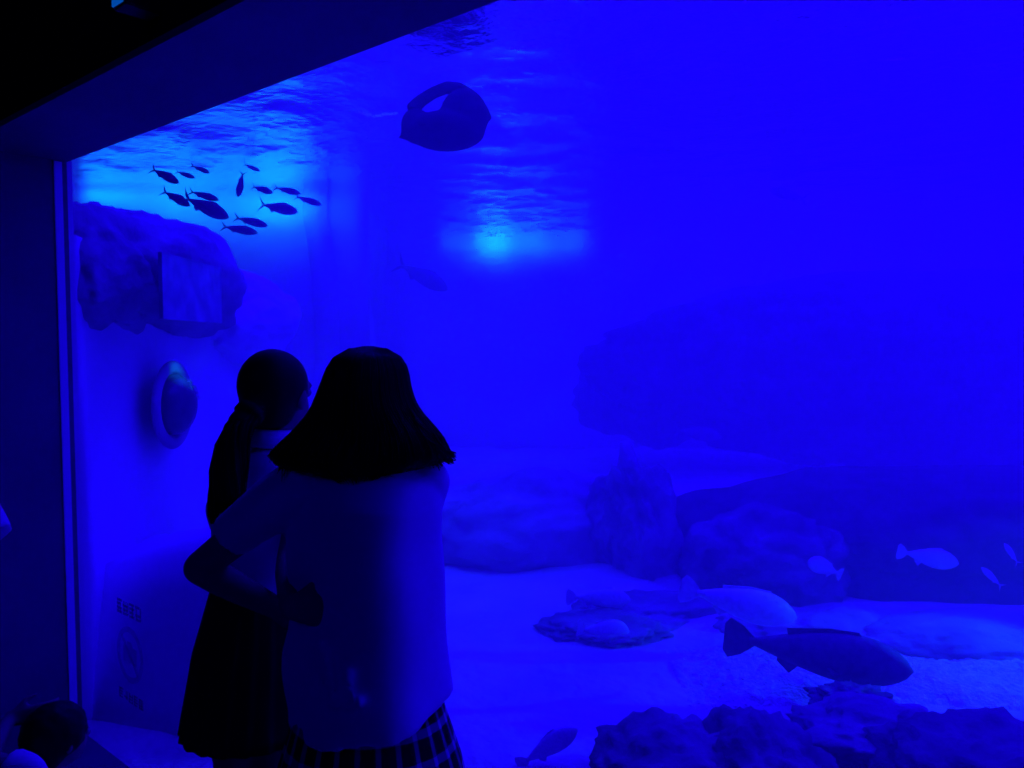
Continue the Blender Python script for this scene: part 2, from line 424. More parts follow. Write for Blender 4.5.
# ---------------------------------------------------------------- fish
def fish_parts(prof, deep, wide, tail='fork', dors=(.30, .62, .10), pect=True):
    "unit-length fish, nose at +x .5, tail tip at -.5; returns meshes"
    bm = bmesh.new(); rings = []
    K = 26
    for k in range(K + 1):
        u = k / K; x = .5 - u * .86
        # profile: rounded nose, deepest near 0.38, narrow peduncle
        h = deep * (math.sin(PI * min(1, u ** prof * 1.0)) * .94 + .10 * u) if u < 1 else deep * .10
        h = max(h, .004 + .16 * deep * (u > .5))
        w = wide * (h / deep) ** .9
        rings.append([Vector((x, w * math.cos(a) * .5, h * .5 * (math.sin(a) if math.sin(a) > 0 else math.sin(a) * .9) )) for a in [2 * PI * i / 18 for i in range(18)]])
    loft(bm, rings)
    bmesh.ops.recalc_face_normals(bm, faces=bm.faces)
    body = bpy.data.meshes.new('body'); bm.to_mesh(body); bm.free()
    def fin(pts, th=.012):
        b = bmesh.new(); n = len(pts)
        a = [b.verts.new((p[0], th * .5 * p[2] if len(p) > 2 else th * .4, p[1])) for p in pts]
        c = [b.verts.new((p[0], -th * .5 * p[2] if len(p) > 2 else -th * .4, p[1])) for p in pts]
        b.faces.new(a); b.faces.new(c[::-1])
        for i in range(n):
            j = (i + 1) % n; b.faces.new((a[i], c[i], c[j], a[j]))
        bmesh.ops.triangulate(b, faces=[f for f in b.faces if len(f.verts) > 4])
        bmesh.ops.recalc_face_normals(b, faces=b.faces)
        m = bpy.data.meshes.new('fin'); b.to_mesh(m); b.free(); return m
    tl = deep * .52
    if tail == 'fork':
        t = fin([(-.33, .02), (-.40, tl * .55), (-.5, tl * 1.25), (-.43, tl * .32), (-.385, 0)])
        t2 = fin([(-.33, -.02), (-.385, 0), (-.43, -tl * .32), (-.5, -tl * 1.25), (-.40, -tl * .55)])
        bj = bmesh.new(); bj.from_mesh(t); bj.from_mesh(t2); bj.to_mesh(t); bj.free()
    else:
        t = fin([(-.33, .025), (-.40, tl * .55), (-.47, tl * .75), (-.5, tl * .5), (-.49, 0), (-.5, -tl * .5), (-.47, -tl * .75), (-.40, -tl * .55), (-.33, -.025)])
    a, b_, hh = dors
    x0, x1 = .5 - a * .86, .5 - b_ * .86
    zt = deep * .40
    df = fin([(x0, zt * .9), (x0 - .05, zt + hh * deep * 1.5), ((x0 + x1) / 2, zt + hh * deep * 1.3), (x1 - .02, zt * .6 + hh * deep * 1.6), (x1, zt * .35)])
    af = fin([(-.08, -zt * .7), (-.13, -zt * .9 - hh * deep * 1.2), (-.2, -zt * .5 - hh * deep * .8), (-.2, -zt * .3)])
    pf = fin([(.2, -.02), (.12, .01), (.05, -.045), (.08, -.075), (.16, -.06)])
    return dict(body=body, tail=t, dorsal=df, anal=af, pect=pf, wide=wide)

def make_fish(parts, m, label, group=None):
    b = bpy.data.objects.new('fish', parts['body']); COL.objects.link(b)
    for me in (parts['body'], parts['tail'], parts['dorsal'], parts['anal'], parts['pect']):
        if not me.materials: me.materials.append(m)
    for p in parts['body'].polygons: p.use_smooth = True
    for nm, k in (('tail_fin', 'tail'), ('dorsal_fin', 'dorsal'), ('anal_fin', 'anal')):
        c = bpy.data.objects.new(nm, parts[k]); COL.objects.link(c); c.parent = b
    for s in (-1, 1):
        c = bpy.data.objects.new('pectoral_fin', parts['pect']); COL.objects.link(c); c.parent = b
        c.location = (0, s * parts['wide'] * .42, 0); c.rotation_euler = (s * .5, 0, s * -.25)
    return tag(b, label, 'fish', group)

def place(o, tailp, nosep, dt, dn=None, roll=0):
    a = W(*tailp, dt); b = W(*nosep, dn or dt)
    x = (b - a); L = x.length; x.normalize()
    y = Vector((0, 0, 1)).cross(x)
    if y.length < .2: y = HF.copy()
    y.normalize(); z = x.cross(y)
    R = Matrix((x, y, z)).transposed() @ Matrix.Rotation(roll, 3, 'X')
    o.matrix_world = Matrix.LocRotScale((a + b) / 2, R.to_quaternion(), Vector((L, L, L)))
    return o

jack = fish_parts(.72, .30, .13, 'fork')
slim = fish_parts(.75, .24, .12, 'fork', (.3, .55, .08))
jackpale = fish_parts(.70, .34, .15, 'fan')
roundf = fish_parts(.62, .50, .2, 'fan', (.2, .75, .07))
group_ = fish_parts(.66, .30, .22, 'fan', (.28, .75, .09))
groupb = fish_parts(.68, .31, .22, 'fan', (.25, .75, .08))
faint = fish_parts(.72, .30, .14, 'fork')

SG = 'dark fish schooling below the bright opening'
for tl, ns, d, t, lab in [
    ((150, 168), (179, 183), 6.3, jack, 'dark fish nosing down right, highest on the left of the school'),
    ((175, 171), (195, 178), 6.8, slim, 'short faint fish just behind the nose of the topmost left one'),
    ((161, 190), (190, 206), 6.1, jack, 'forked-tail fish touching the tail of the big dark one'),
    ((188, 191), (219, 200), 6.2, slim, 'slim fish directly above the back of the big dark one'),
    ((181, 196), (229, 218), 6.0, jack, 'largest dark fish in the middle of the school'),
    ((273, 187), (301, 194), 6.4, slim, 'slim fish level at the right of the school, last of a close pair'),
    ((251, 186), (273, 193), 6.4, jack, 'fish just ahead of the upright one, first of a close pair'),
    ((294, 196), (322, 205), 6.6, slim, 'thin fish angled down at the right end of the school'),
    ((258, 204), (298, 212), 6.2, jack, 'broad fish at the right below the close pair'),
    ((233, 217), (268, 226), 6.3, slim, 'fish low in the bright water beneath the upright one'),
    ((220, 226), (258, 233), 6.5, slim, 'lowest fish of the school, skimming the rock crest'),
    ((190, 165), (210, 173), 7.0, slim, 'faint fish against the ripples above the slim one'),
    ((243, 164), (260, 171), 7.0, slim, 'faint fish against the ripples above the upright one')]:
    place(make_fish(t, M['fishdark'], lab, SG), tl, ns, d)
o = make_fish(jack, M['fishdark'], 'fish turning with its body upright, tail to the right', SG)
a = W(243, 172, 6.2); b = W(238, 196, 6.2); x = (b - a).normalized(); L = (b - a).length * 1.1
yv = (HF * 1 + HR * .2); yv = (yv - x * yv.dot(x)).normalized(); zv = x.cross(yv)
o.matrix_world = Matrix.LocRotScale((a + b) / 2, Matrix((x, yv, zv)).transposed().to_quaternion(), Vector((L, L, L)) * 1.0)

for tl, ns, d, t, lab in [
    ((680, 588), (797, 618), 4.1, groupb, 'large pale fish in front of the rounded rock shoulder'),
    ((566, 597), (631, 600), 4.6, jackpale, 'pale fish swimming level at the foot of the rock column'),
    ((577, 629), (630, 634), 4.3, roundf, 'plump pale fish just under the level pale one'),
    ((897, 551), (959, 564), 4.4, jackpale, 'pale fish with a broad tail facing right in front of the dark bank'),
    ((842, 575), (808, 561), 4.6, roundf, 'small rounded pale fish facing left in front of the dark bank'),
    ((1003, 588), (981, 567), 4.6, slim, 'small slim pale fish tilted steeply near the right edge'),
    ((1019, 565), (1004, 543), 4.9, slim, 'smallest pale fish high up at the right edge'),
    ((518, 766), (578, 728), 3.0, jackpale, 'fish rising over the foreground sand beside the plaid skirt'),
    ((932, 66), (878, 67), 6.0, jackpale, 'ghostly pale fish alone under the surface at upper right')]:
    tt = dict(t)
    if t in (slim,):
        for k in ('body', 'tail', 'dorsal', 'anal', 'pect'):
            tt[k] = t[k].copy(); tt[k].materials.clear()
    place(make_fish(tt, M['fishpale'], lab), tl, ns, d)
place(make_fish(group_, M['fishgrey'], 'big dark fish resting in the bright gravel'), (724, 636), (914, 672), 3.70, 3.45)
for tl, ns, d, lab in [((395, 262), (448, 290), 8.5, 'dim fish gliding below the second bright patch'),
                       ((672, 430), (722, 437), 8.8, 'dim fish in the far haze above the rock column'),
                       ((808, 200), (770, 190), 8.0, 'dim fish in the far haze at upper right')]:
    place(make_fish(faint, M['fishgrey'], lab), tl, ns, d)

# ---------------------------------------------------------------- things in the tank
# dark rounded float with an opening, hanging at the surface
fc = W(445, 119, 4.6)
fl = empty('floating_basket', fc, 'dark rounded float with an oval opening, hanging just under the surface', 'float')
s = 4.6 / FPX
def loc2(px, py, dd=0): return HR * ((px - 445) * s) + Vector((0, 0, 1)) * ((119 - py) * s) + HF * dd
bm = bmesh.new()
ball(bm, loc2(446, 131), (.235, .19, .112), Matrix.Rotation(YAW, 3, 'Z'))
ball(bm, loc2(464, 117), (.145, .14, .165), Matrix.Rotation(YAW, 3, 'Z'))
ball(bm, loc2(416, 126), (.09, .10, .105), Matrix.Rotation(YAW, 3, 'Z'))
tube(bm, [loc2(482, 112), loc2(492, 120)], [.05, .012])
tube(bm, [loc2(408, 134), loc2(398, 138)], [.04, .010])
remesh('float_body', bm, .014, M['shade'], fl, 8)
bm = bmesh.new()
tube(bm, [loc2(409, 120), loc2(412, 110), loc2(421, 101), loc2(434, 93), loc2(447, 88), loc2(458, 90), loc2(470, 98), loc2(480, 108)], [.055, .045, .038, .036, .038, .045, .05, .04], 12)
remesh('handle', bm, .012, M['shade'], fl, 6)

# foam flecks added as solid sparkle where ripples catch light
bm = bmesh.new(); random.seed(5)
def fleck(px, py, w, h):
    p = onZ(px, py, ZS - .075)
    dd = (p - EYE).dot(FW) / FPX
    R = Matrix.Rotation(YAW + random.uniform(-.3, .3), 3, 'Z')
    ball(bm, p, (w * dd * .5, max(h * dd * 1.2, .012), max(h * dd * .6, .007)), R, 1)
for (a0, b0, a1, b1, n) in [(360, 112, 374, 116, 5), (374, 116, 396, 113, 8), (511, 49, 524, 49, 5), (530, 46, 537, 46, 3)]:
    for i in range(n):
        t = i / max(1, n - 1); fleck(a0 + (a1 - a0) * t, b0 + (b1 - b0) * t + random.uniform(-.6, .6), 4.2, 2.2)
for px, py in [(431, 68), (449, 70), (465, 84), (464, 88), (471, 87), (473, 90), (482, 87), (500, 83), (508, 86), (516, 88), (492, 94), (495, 93), (499, 96), (501, 105), (440, 62), (461, 66), (442, 84), (543, 85), (567, 47), (455, 197), (470, 202), (477, 207), (440, 172), (447, 175), (555, 206), (478, 166), (388, 35), (745, 2)]:
    fleck(px, py, random.uniform(1.5, 3), 1.3)
for i in range(60):
    px = random.gauss(520, 40); py = random.gauss(228, 14)
    if py > 200: fleck(px, min(py, 236), random.uniform(1.5, 5), 1.)
for i in range(0):
    px = random.uniform(120, 330); py = random.uniform(170 - (px - 70) * .36 + 4, 172)
    fleck(px, py, random.uniform(2, 7), .9)
tag(link('glint_flecks', bm, M['glint']), 'bright foam flecks, shaped for the sparkle of the water surface', 'glint', kind='stuff')

# pale panel on the side wall
def wx(px, x0): return FPX * (-x0) / (512 - px)
x0 = -1.60
ca, cb = wx(163, x0), wx(222, x0)
p = C(x0, (ca + cb) / 2, 1.92)
pn = empty('wall_panel', p, 'pale rectangular panel set high on the side wall of the tank', 'panel')
pn.rotation_euler = (0, 0, YAW)
hw = (cb - ca) / 2
link('panel_face', box(bmesh.new(), (-.015, -hw + .008, -.145), (.004, hw - .008, .145)), M['panel'], pn, False)
bm = bmesh.new()
for q0, q1 in (((-.012, -hw, .145), (.006, hw, .152)), ((-.012, -hw, -.152), (.006, hw, -.145)), ((-.012, -hw, -.145), (.006, -hw + .008, .145)), ((-.012, hw - .008, -.145), (.006, hw, .145))):
    box(bm, q0, q1)
link('panel_frame', bm, M['panel'], pn, False)
# viewing dome
x0 = -1.86
cz_ = wx(172, x0) - .05
p = C(x0, cz_, 1.65 - (405 - 345) / FPX * cz_)
DP = p.copy()
dm = empty('viewing_dome', p, 'round bubble window bulging from the side wall of the tank', 'viewing dome')
dm.rotation_euler = (0, 0, YAW)
bm = bmesh.new(); rings = []
for k in range(15):
    a = k / 14 * PI / 2
    r = .17 * math.cos(a) + 1e-4; h = .12 * math.sin(a)
    rings.append([Vector((h + .02, r * math.cos(t), r * math.sin(t))) for t in [2 * PI * i / 48 for i in range(48)]])
loft(bm, rings); bmesh.ops.recalc_face_normals(bm, faces=bm.faces)
M['dome'] = mat('dome_acrylic', (.10, .10, .11), .06, .6)
link('dome_bubble', bm, M['dome'], dm)
bm = bmesh.new(); rings = []
for t in [2 * PI * i / 48 for i in range(49)]:
    rings.append([Vector((.025 + .02 * math.sin(q), (.205 + .035 * math.cos(q)) * math.cos(t), (.205 + .035 * math.cos(q)) * math.sin(t))) for q in [2 * PI * i / 12 for i in range(12)]])
loft(bm, rings, caps=False); bmesh.ops.recalc_face_normals(bm, faces=bm.faces)
link('mounting_ring', bm, M['rockpale'], dm)
bm = bmesh.new(); random.seed(14)  # small blobs shaped as the glints on the dome
for i in range(26):
    t = random.uniform(.15, 1.5) if i % 2 else random.uniform(.7, 1.15)
    rr2 = random.uniform(.10, .17)
    ball(bm, (.02 + math.sqrt(max(0, .17 ** 2 - rr2 ** 2)) * .72 + .006, rr2 * math.cos(t), rr2 * math.sin(t)), (.006, random.uniform(.006, .018), random.uniform(.004, .009)), None, 1)
link('dome_glints', bm, M['glint'], dm)['kind'] = 'stuff'

# ---------------------------------------------------------------- sticker on the pane
sc_ = onY(130, 655, YG - .002)
stk = empty('window_sticker', sc_, 'round notice sticker with lettering above and below on the pane', 'sticker')
u0 = onY(116, 655, YG - .002); u1 = onY(145, 655, YG - .002)
hw = (u1 - u0).length / 2
v0 = onY(130, 628, YG - .002); v1 = onY(130, 683, YG - .002); hh = (v0 - v1).length / 2
bm = bmesh.new(); rings = []
for t in [2 * PI * i / 48 for i in range(49)]:
    rings.append([Vector((r * math.cos(t), y, r * math.sin(t) )) for r, y in ((hh, 0), (hh * .80, 0), (hh * .80, -.001), (hh, -.001))])
loft(bm, rings, caps=False)
link('ring', bm, M['stickerg'], stk, False)
bm = bmesh.new()
# pictogram: a camera body crossed by a bar
box(bm, (-hh * .5, -.001, -hh * .3), (hh * .5, 0, hh * .28)); box(bm, (-hh * .2, -.001, hh * .28), (hh * .2, 0, hh * .45))
link('pictogram', bm, M['stickerg'], stk, False)
bm = bmesh.new(); box(bm, (-hh * .85, -.0016, -hh * .08), (hh * .85, -.001, hh * .08), Matrix.Rotation(PI / 4, 4, 'Y'))
link('cross_bar', bm, M['stickerg'], stk, False)
random.seed(3)
def glyphs(name, zc, hgt, n, span):
    bm = bmesh.new(); w = 2 * span / n
    for k in range(n):
        x = -span + w * (k + .5)
        cw = w * .42; ch = hgt / 2
        for z in (-.95, -.3, .35, 1):
            if random.random() < .85: box(bm, (x - cw, -.001, zc + z * ch - .13 * hgt), (x + cw * random.uniform(.5, 1), 0, zc + z * ch + .07 * hgt))
        for xx in (-.7, .1, .8):
            if random.random() < .8: box(bm, (x + xx * cw - .1 * cw, -.001, zc - ch), (x + xx * cw + .25 * cw, 0, zc + ch))
    link(name, bm, M['sticker'], stk, False)
glyphs('lettering', hh * 1.62, .048, 4, hh * .95)
glyphs('lettering', -hh * 1.55, .034, 5, hh * .95)

# ---------------------------------------------------------------- lamp at the top of the frame
lp = W(124, -2, 2.0)
lp = onY(131, 0, YF - .06)
lm = empty('spot_lamp', lp, 'small pale-lit lamp high on the black wall above the window', 'lamp')
link('lamp_glass', box(bmesh.new(), (-.028, -.035, -.022), (.028, -.03, .06), bev=.002), M['lampface'], lm, False)
link('lamp_housing', box(bmesh.new(), (-.034, -.03, -.026), (.034, .06, .066), bev=.004), M['lampbody'], lm, False)

# ---------------------------------------------------------------- people
def hand(bm, wrist, f, n, side=1, curl=.35, s=1.0):
    "wrist point, finger direction f, palm normal n (towards the palm side); side: thumb side sign"
    f = f.normalized(); n = (n - f * n.dot(f)).normalized(); t = f.cross(n) * side
    w = Vector(wrist)
    for k in (-.9, -.3, .3, .9):
        caps(bm, w + t * (.014 * k * s), w + f * .082 * s + t * (.030 * k * s), .016 * s, .0125 * s)
    for k, ln in ((1.05, .068), (.35, .078), (-.35, .073), (-1.05, .057)):
        b0 = w + f * .088 * s + t * .028 * k * s
        d1 = (f + n * curl * .5 + t * .06 * k).normalized(); b1 = b0 + d1 * ln * .48 * s
        d2 = (f + n * curl * 1.5).normalized(); b2 = b1 + d2 * ln * .30 * s
        d3 = (f + n * curl * 2.5).normalized(); b3 = b2 + d3 * ln * .24 * s
        caps(bm, b0, b1, .0092 * s, .0085 * s); caps(bm, b1, b2, .0085 * s, .008 * s); caps(bm, b2, b3, .008 * s, .0068 * s)
    a = w + f * .022 * s + t * .024 * s
    b = a + (t * .8 + f * .7 + n * .35).normalized() * .04 * s; c = b + (t * .35 + f + n * .4).normalized() * .032 * s
    caps(bm, a, b, .013 * s, .0105 * s); caps(bm, b, c, .0105 * s, .008 * s)

def frame(fx):
    "rotation with local y = facing direction fx (level-ish), local z up"
    y = Vector(fx).normalized(); x = y.cross(Vector((0, 0, 1))).normalized(); z = x.cross(y)
    return Matrix((x, y, z)).transposed()

def head(bm, c, face, s=1.0):
    R = frame(face)
    ball(bm, c + R @ Vector((0, -.008, .022)) * s, Vector((.073, .092, .088)) * s, R)
    ball(bm, c + R @ Vector((0, .022, -.035)) * s, Vector((.060, .068, .070)) * s, R)
    ball(bm, c + R @ Vector((0, .055, -.078)) * s, Vector((.028, .028, .022)) * s, R, 2)      # chin
    caps(bm, c + R @ Vector((0, .088, .012)) * s, c + R @ Vector((0, .104, -.022)) * s, .008 * s, .012 * s)   # nose
    ball(bm, c + R @ Vector((0, .088, -.047)) * s, Vector((.022, .010, .008)) * s, R, 2)      # lips
    for k in (-1, 1):
        ball(bm, c + R @ Vector((.074 * k, -.005, -.012)) * s, Vector((.010, .018, .031)) * s, R, 2)   # ears
        ball(bm, c + R @ Vector((.032 * k, .070, .018)) * s, Vector((.022, .014, .012)) * s, R, 2)     # brow
    return R

def eyes(root, c, R, s, loc):
    for k in (-1, 1):
        bm = bmesh.new(); ball(bm, c + R @ Vector((.031 * k, .078, .000)) * s - loc, .0125 * s, sub=2)
        link('eye', bm, M['eyewhite'], root)

def ringpts(c, a, b, X, Y, n=48, tilt=0, mod=None, pw=1.0, rot=0):
    out = []
    if rot:
        Rz = Matrix.Rotation(rot, 3, 'Z'); X2 = Rz @ X; Y2 = Rz @ Y
        raw = ringpts(Vector(), a, b, X2, Y2, n, 0, None, pw)
        m = max(abs(p.dot(X)) for p in raw); k = a / m
        for p in raw:
            u = p.dot(X) * k; out.append(c + X * u + Y * p.dot(Y) + Vector((0, 0, tilt * u)))
        return out
    for i in range(n):
        t = 2 * PI * i / n
        ct, sn = math.cos(t), math.sin(t)
        k = 1 + (mod(t) if mod else 0)
        q = c + X * (a * k * math.copysign(abs(ct) ** pw, ct)) + Y * (b * k * math.copysign(abs(sn) ** pw, sn))
        q.z += tilt * a * ct
        out.append(q)
    return out

def body(root, J, face, s=1.0, headc=None, hs=1.0, hands=(), feet=True):
    "J: dict of world joints; one continuous skin"
    loc = root.location.copy()
    bm = bmesh.new()
    R = head(bm, J['head'], face, hs)
    caps(bm, J['neck'], J['head'] + Vector((0, 0, -.03)) * hs, .048 * s, .046 * s)
    up = J['neck']; ch = J['chest']; wa = J['waist']; pe = J['pelvis']
    caps(bm, up, ch, .055 * s, .105 * s); caps(bm, ch, wa, .105 * s, .088 * s); caps(bm, wa, pe, .088 * s, .115 * s)
    for sd in ('l', 'r'):
        sh, el, wr = J['sh' + sd], J['el' + sd], J['wr' + sd]
        caps(bm, up.lerp(ch, .35), sh, .055 * s, .042 * s); caps(bm, ch, sh, .085 * s, .045 * s)
        caps(bm, sh, el, .042 * s, .033 * s)
        mid = el.lerp(wr, .3); caps(bm, el, mid, .033 * s, .034 * s); caps(bm, mid, wr, .034 * s, .022 * s)
        hp, kn, an = J['hp' + sd], J['kn' + sd], J['an' + sd]
        caps(bm, pe, hp, .11 * s, .088 * s); caps(bm, hp, kn, .085 * s, .052 * s)
        mid = kn.lerp(an, .32); caps(bm, kn, mid, .050 * s, .052 * s); caps(bm, mid, an, .052 * s, .032 * s)
        ft = J.get('ft' + sd)
        if ft is not None: caps(bm, an - Vector((0, 0, .035)), ft, .032 * s, .026 * s)
    for h in hands: hand(bm, *h)
    for v in bm.verts: v.co -= loc
    remesh('body', bm, .0065, M['skin'], root, 5)
    eyes(root, J['head'], R, hs, loc)
    return R

def shoes(root, J, face):
    loc = root.location
    R = frame(face)
    for sd in ('l', 'r'):
        an = J['an' + sd]
        base = Vector((an.x, an.y, .045))
        bm = bmesh.new()
        ball(bm, base + R @ Vector((0, -.02, .0)), Vector((.038, .052, .044)), R)
        ball(bm, base + R @ Vector((0, .085, -.008)), Vector((.043, .085, .034)), R)
        for v in bm.verts: v.co -= loc
        remesh('shoe', bm, .007, M['shoe'], root, 4, lambda p, n: Vector((p.x, p.y, max(p.z, .004 - loc.z))))
        bm = bmesh.new(); 
        tube(bm, [an + Vector((0, 0, -.02)), an.lerp(J['kn' + sd], .3), an.lerp(J['kn' + sd], .62)], [.041, .052, .059], 20)
        for v in bm.verts: v.co -= loc
        link('sock', bm, M['sock'], root)

def skirt(root, rings, m, pleats, name='skirt', X=None, Y=None, amp=.05):
    "rings: (centre world, a, b, tilt); pleated cone, knife pleats deepening downwards"
    loc = root.location
    bm = bmesh.new(); N_ = pleats * 8
    X = X or HR; Y = Y or HF
    allr = []
    K = 14
    for k in range(K + 1):
        f = k / K * (len(rings) - 1); i = min(int(f), len(rings) - 2); f -= i
        c = rings[i][0].lerp(rings[i + 1][0], f) - loc
        a = rings[i][1] * (1 - f) + rings[i + 1][1] * f; b = rings[i][2] * (1 - f) + rings[i + 1][2] * f
        tl = rings[i][3] * (1 - f) + rings[i + 1][3] * f
        dep = amp * (.3 + .7 * k / K)
        def mod(t, dep=dep, k=k):
            ph = (t / (2 * PI) * pleats + .15 * noise.noise(Vector((t * 3, k * .15, 1)))) % 1
            return dep * (ph if ph < .82 else (1 - ph) / .18 * .82) - dep * .4
        allr.append(ringpts(c, a, b, X, Y, N_, tl, mod))
    inner = [[p + ((rc := sum(r, Vector()) / len(r)) - p).normalized() * .006 for p in r] for r in allr]
    vs = loft(bm, allr + inner[::-1], caps=False)
    uv = bm.loops.layers.uv.new('UVMap')
    idx = {}
    for ri, r in enumerate(vs):
        for i, v in enumerate(r): idx[v] = (i / N_, (ri if ri <= K else 2 * K + 1 - ri) / K)
    for fc_ in bm.faces:
        us = [idx[l.vert][0] for l in fc_.loops]; wrap = max(us) - min(us) > .5
        for l in fc_.loops:
            u, v = idx[l.vert]
            if wrap and u < .5: u += 1
            l[uv].uv = (u, v)
    bmesh.ops.recalc_face_normals(bm, faces=bm.faces)
    return link(name, bm, m, root)

def blouse(root, rings, sleeves, folds=None, vox=.009, pw=.9, rot=0):
    loc = root.location
    bm = bmesh.new()
    loft(bm, [ringpts(c - loc, a, b, HR, HF, 48, t, pw=pw, rot=rot * min(1, i / 3) * (1 + .35 * i / len(rings))) for i, (c, a, b, t) in enumerate(rings)])
    for pts, rr in sleeves:
        tube(bm, [p - loc for p in pts], rr, 24)
        ball(bm, pts[0] - loc, rr[0], sub=3)
    bmesh.ops.recalc_face_normals(bm, faces=bm.faces)
    return remesh('blouse', bm, vox, M['blouse'], root, 7, folds)

def strands(bm, roots, r=.0022, seg=4):
    for pts in roots:
        n = len(pts); tube(bm, pts, [r * (1 - .75 * (i / (n - 1)) ** 2) for i in range(n)], seg)

# ======== the taller girl on the right (back to us, loose long hair)
D = 1.55
g = W(368, 700, D); rootR = empty('person', Vector((g.x, g.y, 0)), 'person in loose white blouse and plaid skirt with long wind-blown dark hair', 'person')
LR = rootR.location
J = {}
J['head'] = W(369, 404, 1.56); J['neck'] = W(366, 448, 1.55); J['chest'] = W(366, 505, 1.55); J['waist'] = W(366, 600, 1.55); J['pelvis'] = W(370, 690, 1.56)
J['shl'] = W(304, 484, 1.53); J['shr'] = W(424, 482, 1.57)
J['ell'] = W(199, 568, 1.62); J['wrl'] = W(284, 612, 1.66)
J['elr'] = W(403, 565, 1.75); J['wrr'] = W(390, 520, 1.93)
for sd, px in (('l', 343), ('r', 397)):
    h = W(px, 725, 1.56); J['hp' + sd] = h
    J['kn' + sd] = Vector((h.x, h.y, .47)) + HF * .02; J['an' + sd] = Vector((h.x, h.y, .09)) - HF * .01
    J['ft' + sd] = Vector((h.x, h.y, .04)) + HF * .12
fR = HF - HR * .15
fdir = (J['wrl'] - J['ell']).normalized()
body(rootR, J, fR, 1.0, hs=1.0, hands=[(J['wrl'], fdir * .9 + HF * .15, HF, 1, .3), (J['wrr'], HF * .5 - HR * .4 + Vector((0, 0, .5)), -HR, -1, .7)])
shoes(rootR, J, fR)
def ctr(xl, xr, y, d): return W((xl + xr) / 2, y, d), (xr - xl) / 2 * d / FPX
rg = []
for y, xl, xr, b, t in [(455, 345, 388, .05, 0), (464, 320, 412, .075, 0), (478, 298, 434, .095, 0), (500, 290, 443, .115, 0), (540, 287, 443, .12, 0), (590, 286, 445, .118, 0),
                        (640, 286, 449, .122, .04), (680, 285, 453, .13, .15), (712, 284, 456, .135, .26)]:
    c, a = ctr(xl, xr, y, 1.55); rg.append((c, a, b, t))
def foldsR(p, n):
    w = p + LR; v = w - EYE; d = v.dot(FW); px = 512 + FPX * v.dot(RT) / d; py = 384 - FPX * v.dot(UP) / d
    a = 0
    low = max(0, min(1, (py - 470) / 120))
    # soft diagonal drapes running from the right shoulder to the pinch where the hand holds the back
    u = (px - 335) * .62 + (py - 615) * .78
    a += .011 * math.sin(u / 17 + 1.4 * math.sin(px / 42)) * low * max(0, 1 - abs(u) / 150) * max(.25, min(1, (438 - px) / 40))
    a += .005 * math.sin(px / 13 + py / 90) * max(0, (py - 640) / 90)
    rr = math.hypot(px - 332, py - 622)
    if n.dot(FW) < 0: a -= .02 * math.exp(-(rr / 26) ** 2)
    # V-shaped crease under the pinch
    for x0, y0, x1, y1 in ((321, 645, 333, 690), (349, 672, 345, 695), (333, 700, 358, 702)):
        dx, dy = x1 - x0, y1 - y0; t = max(0, min(1, ((px - x0) * dx + (py - y0) * dy) / (dx * dx + dy * dy)))
        a += .022 * math.exp(-(math.hypot(px - x0 - t * dx, py - y0 - t * dy) / 5.5) ** 2) * (1 if n.dot(FW) < 0 else 0)
    a += .004 * noise.noise(w * 9)
    return p + n * a
sl = [([J['shl'], W(276, 503, 1.55), W(248, 522, 1.575), W(231, 536, 1.59)], [.055, .056, .052, .050]),
      ([J['shr'], W(418, 510, 1.64), W(411, 538, 1.70)], [.052, .052, .052])]
blouse(rootR, rg, sl, foldsR, pw=.6, rot=math.radians(-26))
skirt(rootR, [(W(370, 700, 1.56), .145, .115, 0), (W(371, 760, 1.56), .182, .15, .0), (W(371, 860, 1.56), .225, .19, 0)], M['plaid'], 22, amp=.05)
# collar
bm = bmesh.new(); loft(bm, [ringpts(W(366, 452, 1.55) - LR, .075, .07, HR, HF, 32, 0), ringpts(W(366, 441, 1.55) - LR, .058, .056, HR, HF, 32, 0), ringpts(W(366, 442, 1.55) - LR, .053, .051, HR, HF, 32, 0), ringpts(W(366, 453, 1.55) - LR, .07, .065, HR, HF, 32, 0)], caps=False)
link('collar', bm, M['blousetrim'], rootR)
# hair: a cap round the skull that spreads into a wide fall over the shoulders
prof = [(346, 365, 374, .02), (347.5, 357, 382, .04), (350, 349, 389, .058), (355, 340, 398, .078), (362, 334, 404, .092), (373, 329, 408, .100), (392, 322, 411, .100), (408, 315, 418, .098), (421, 306, 430, .095), (433, 294, 440, .098), (443, 283, 446, .105), (453, 274, 450, .108), (459, 277, 446, .106), (464, 287, 430, .10), (469, 318, 407, .085)]
k_ = lambda y: max(0, (y - 390) / 80)
bm = bmesh.new(); rr_ = []
for y, xl, xr, b in prof:
    c, a = ctr(xl, xr, y, 1.55); k = max(0, (y - 400) / 70)
    rr_.append(ringpts(c - LR - HF * .012 * (1 + k), a, b * (1 - .1 * k), HR, HF, 56, 0, lambda t, y=y: .015 * math.sin(t * 17 + y * .05) + .012 * math.sin(t * 31 - y * .1) + .03 * k_(y) * noise.noise(Vector((t * 2, y * .05, 3)))))
loft(bm, rr_); bmesh.ops.recalc_face_normals(bm, faces=bm.faces)
random.seed(21); S = []
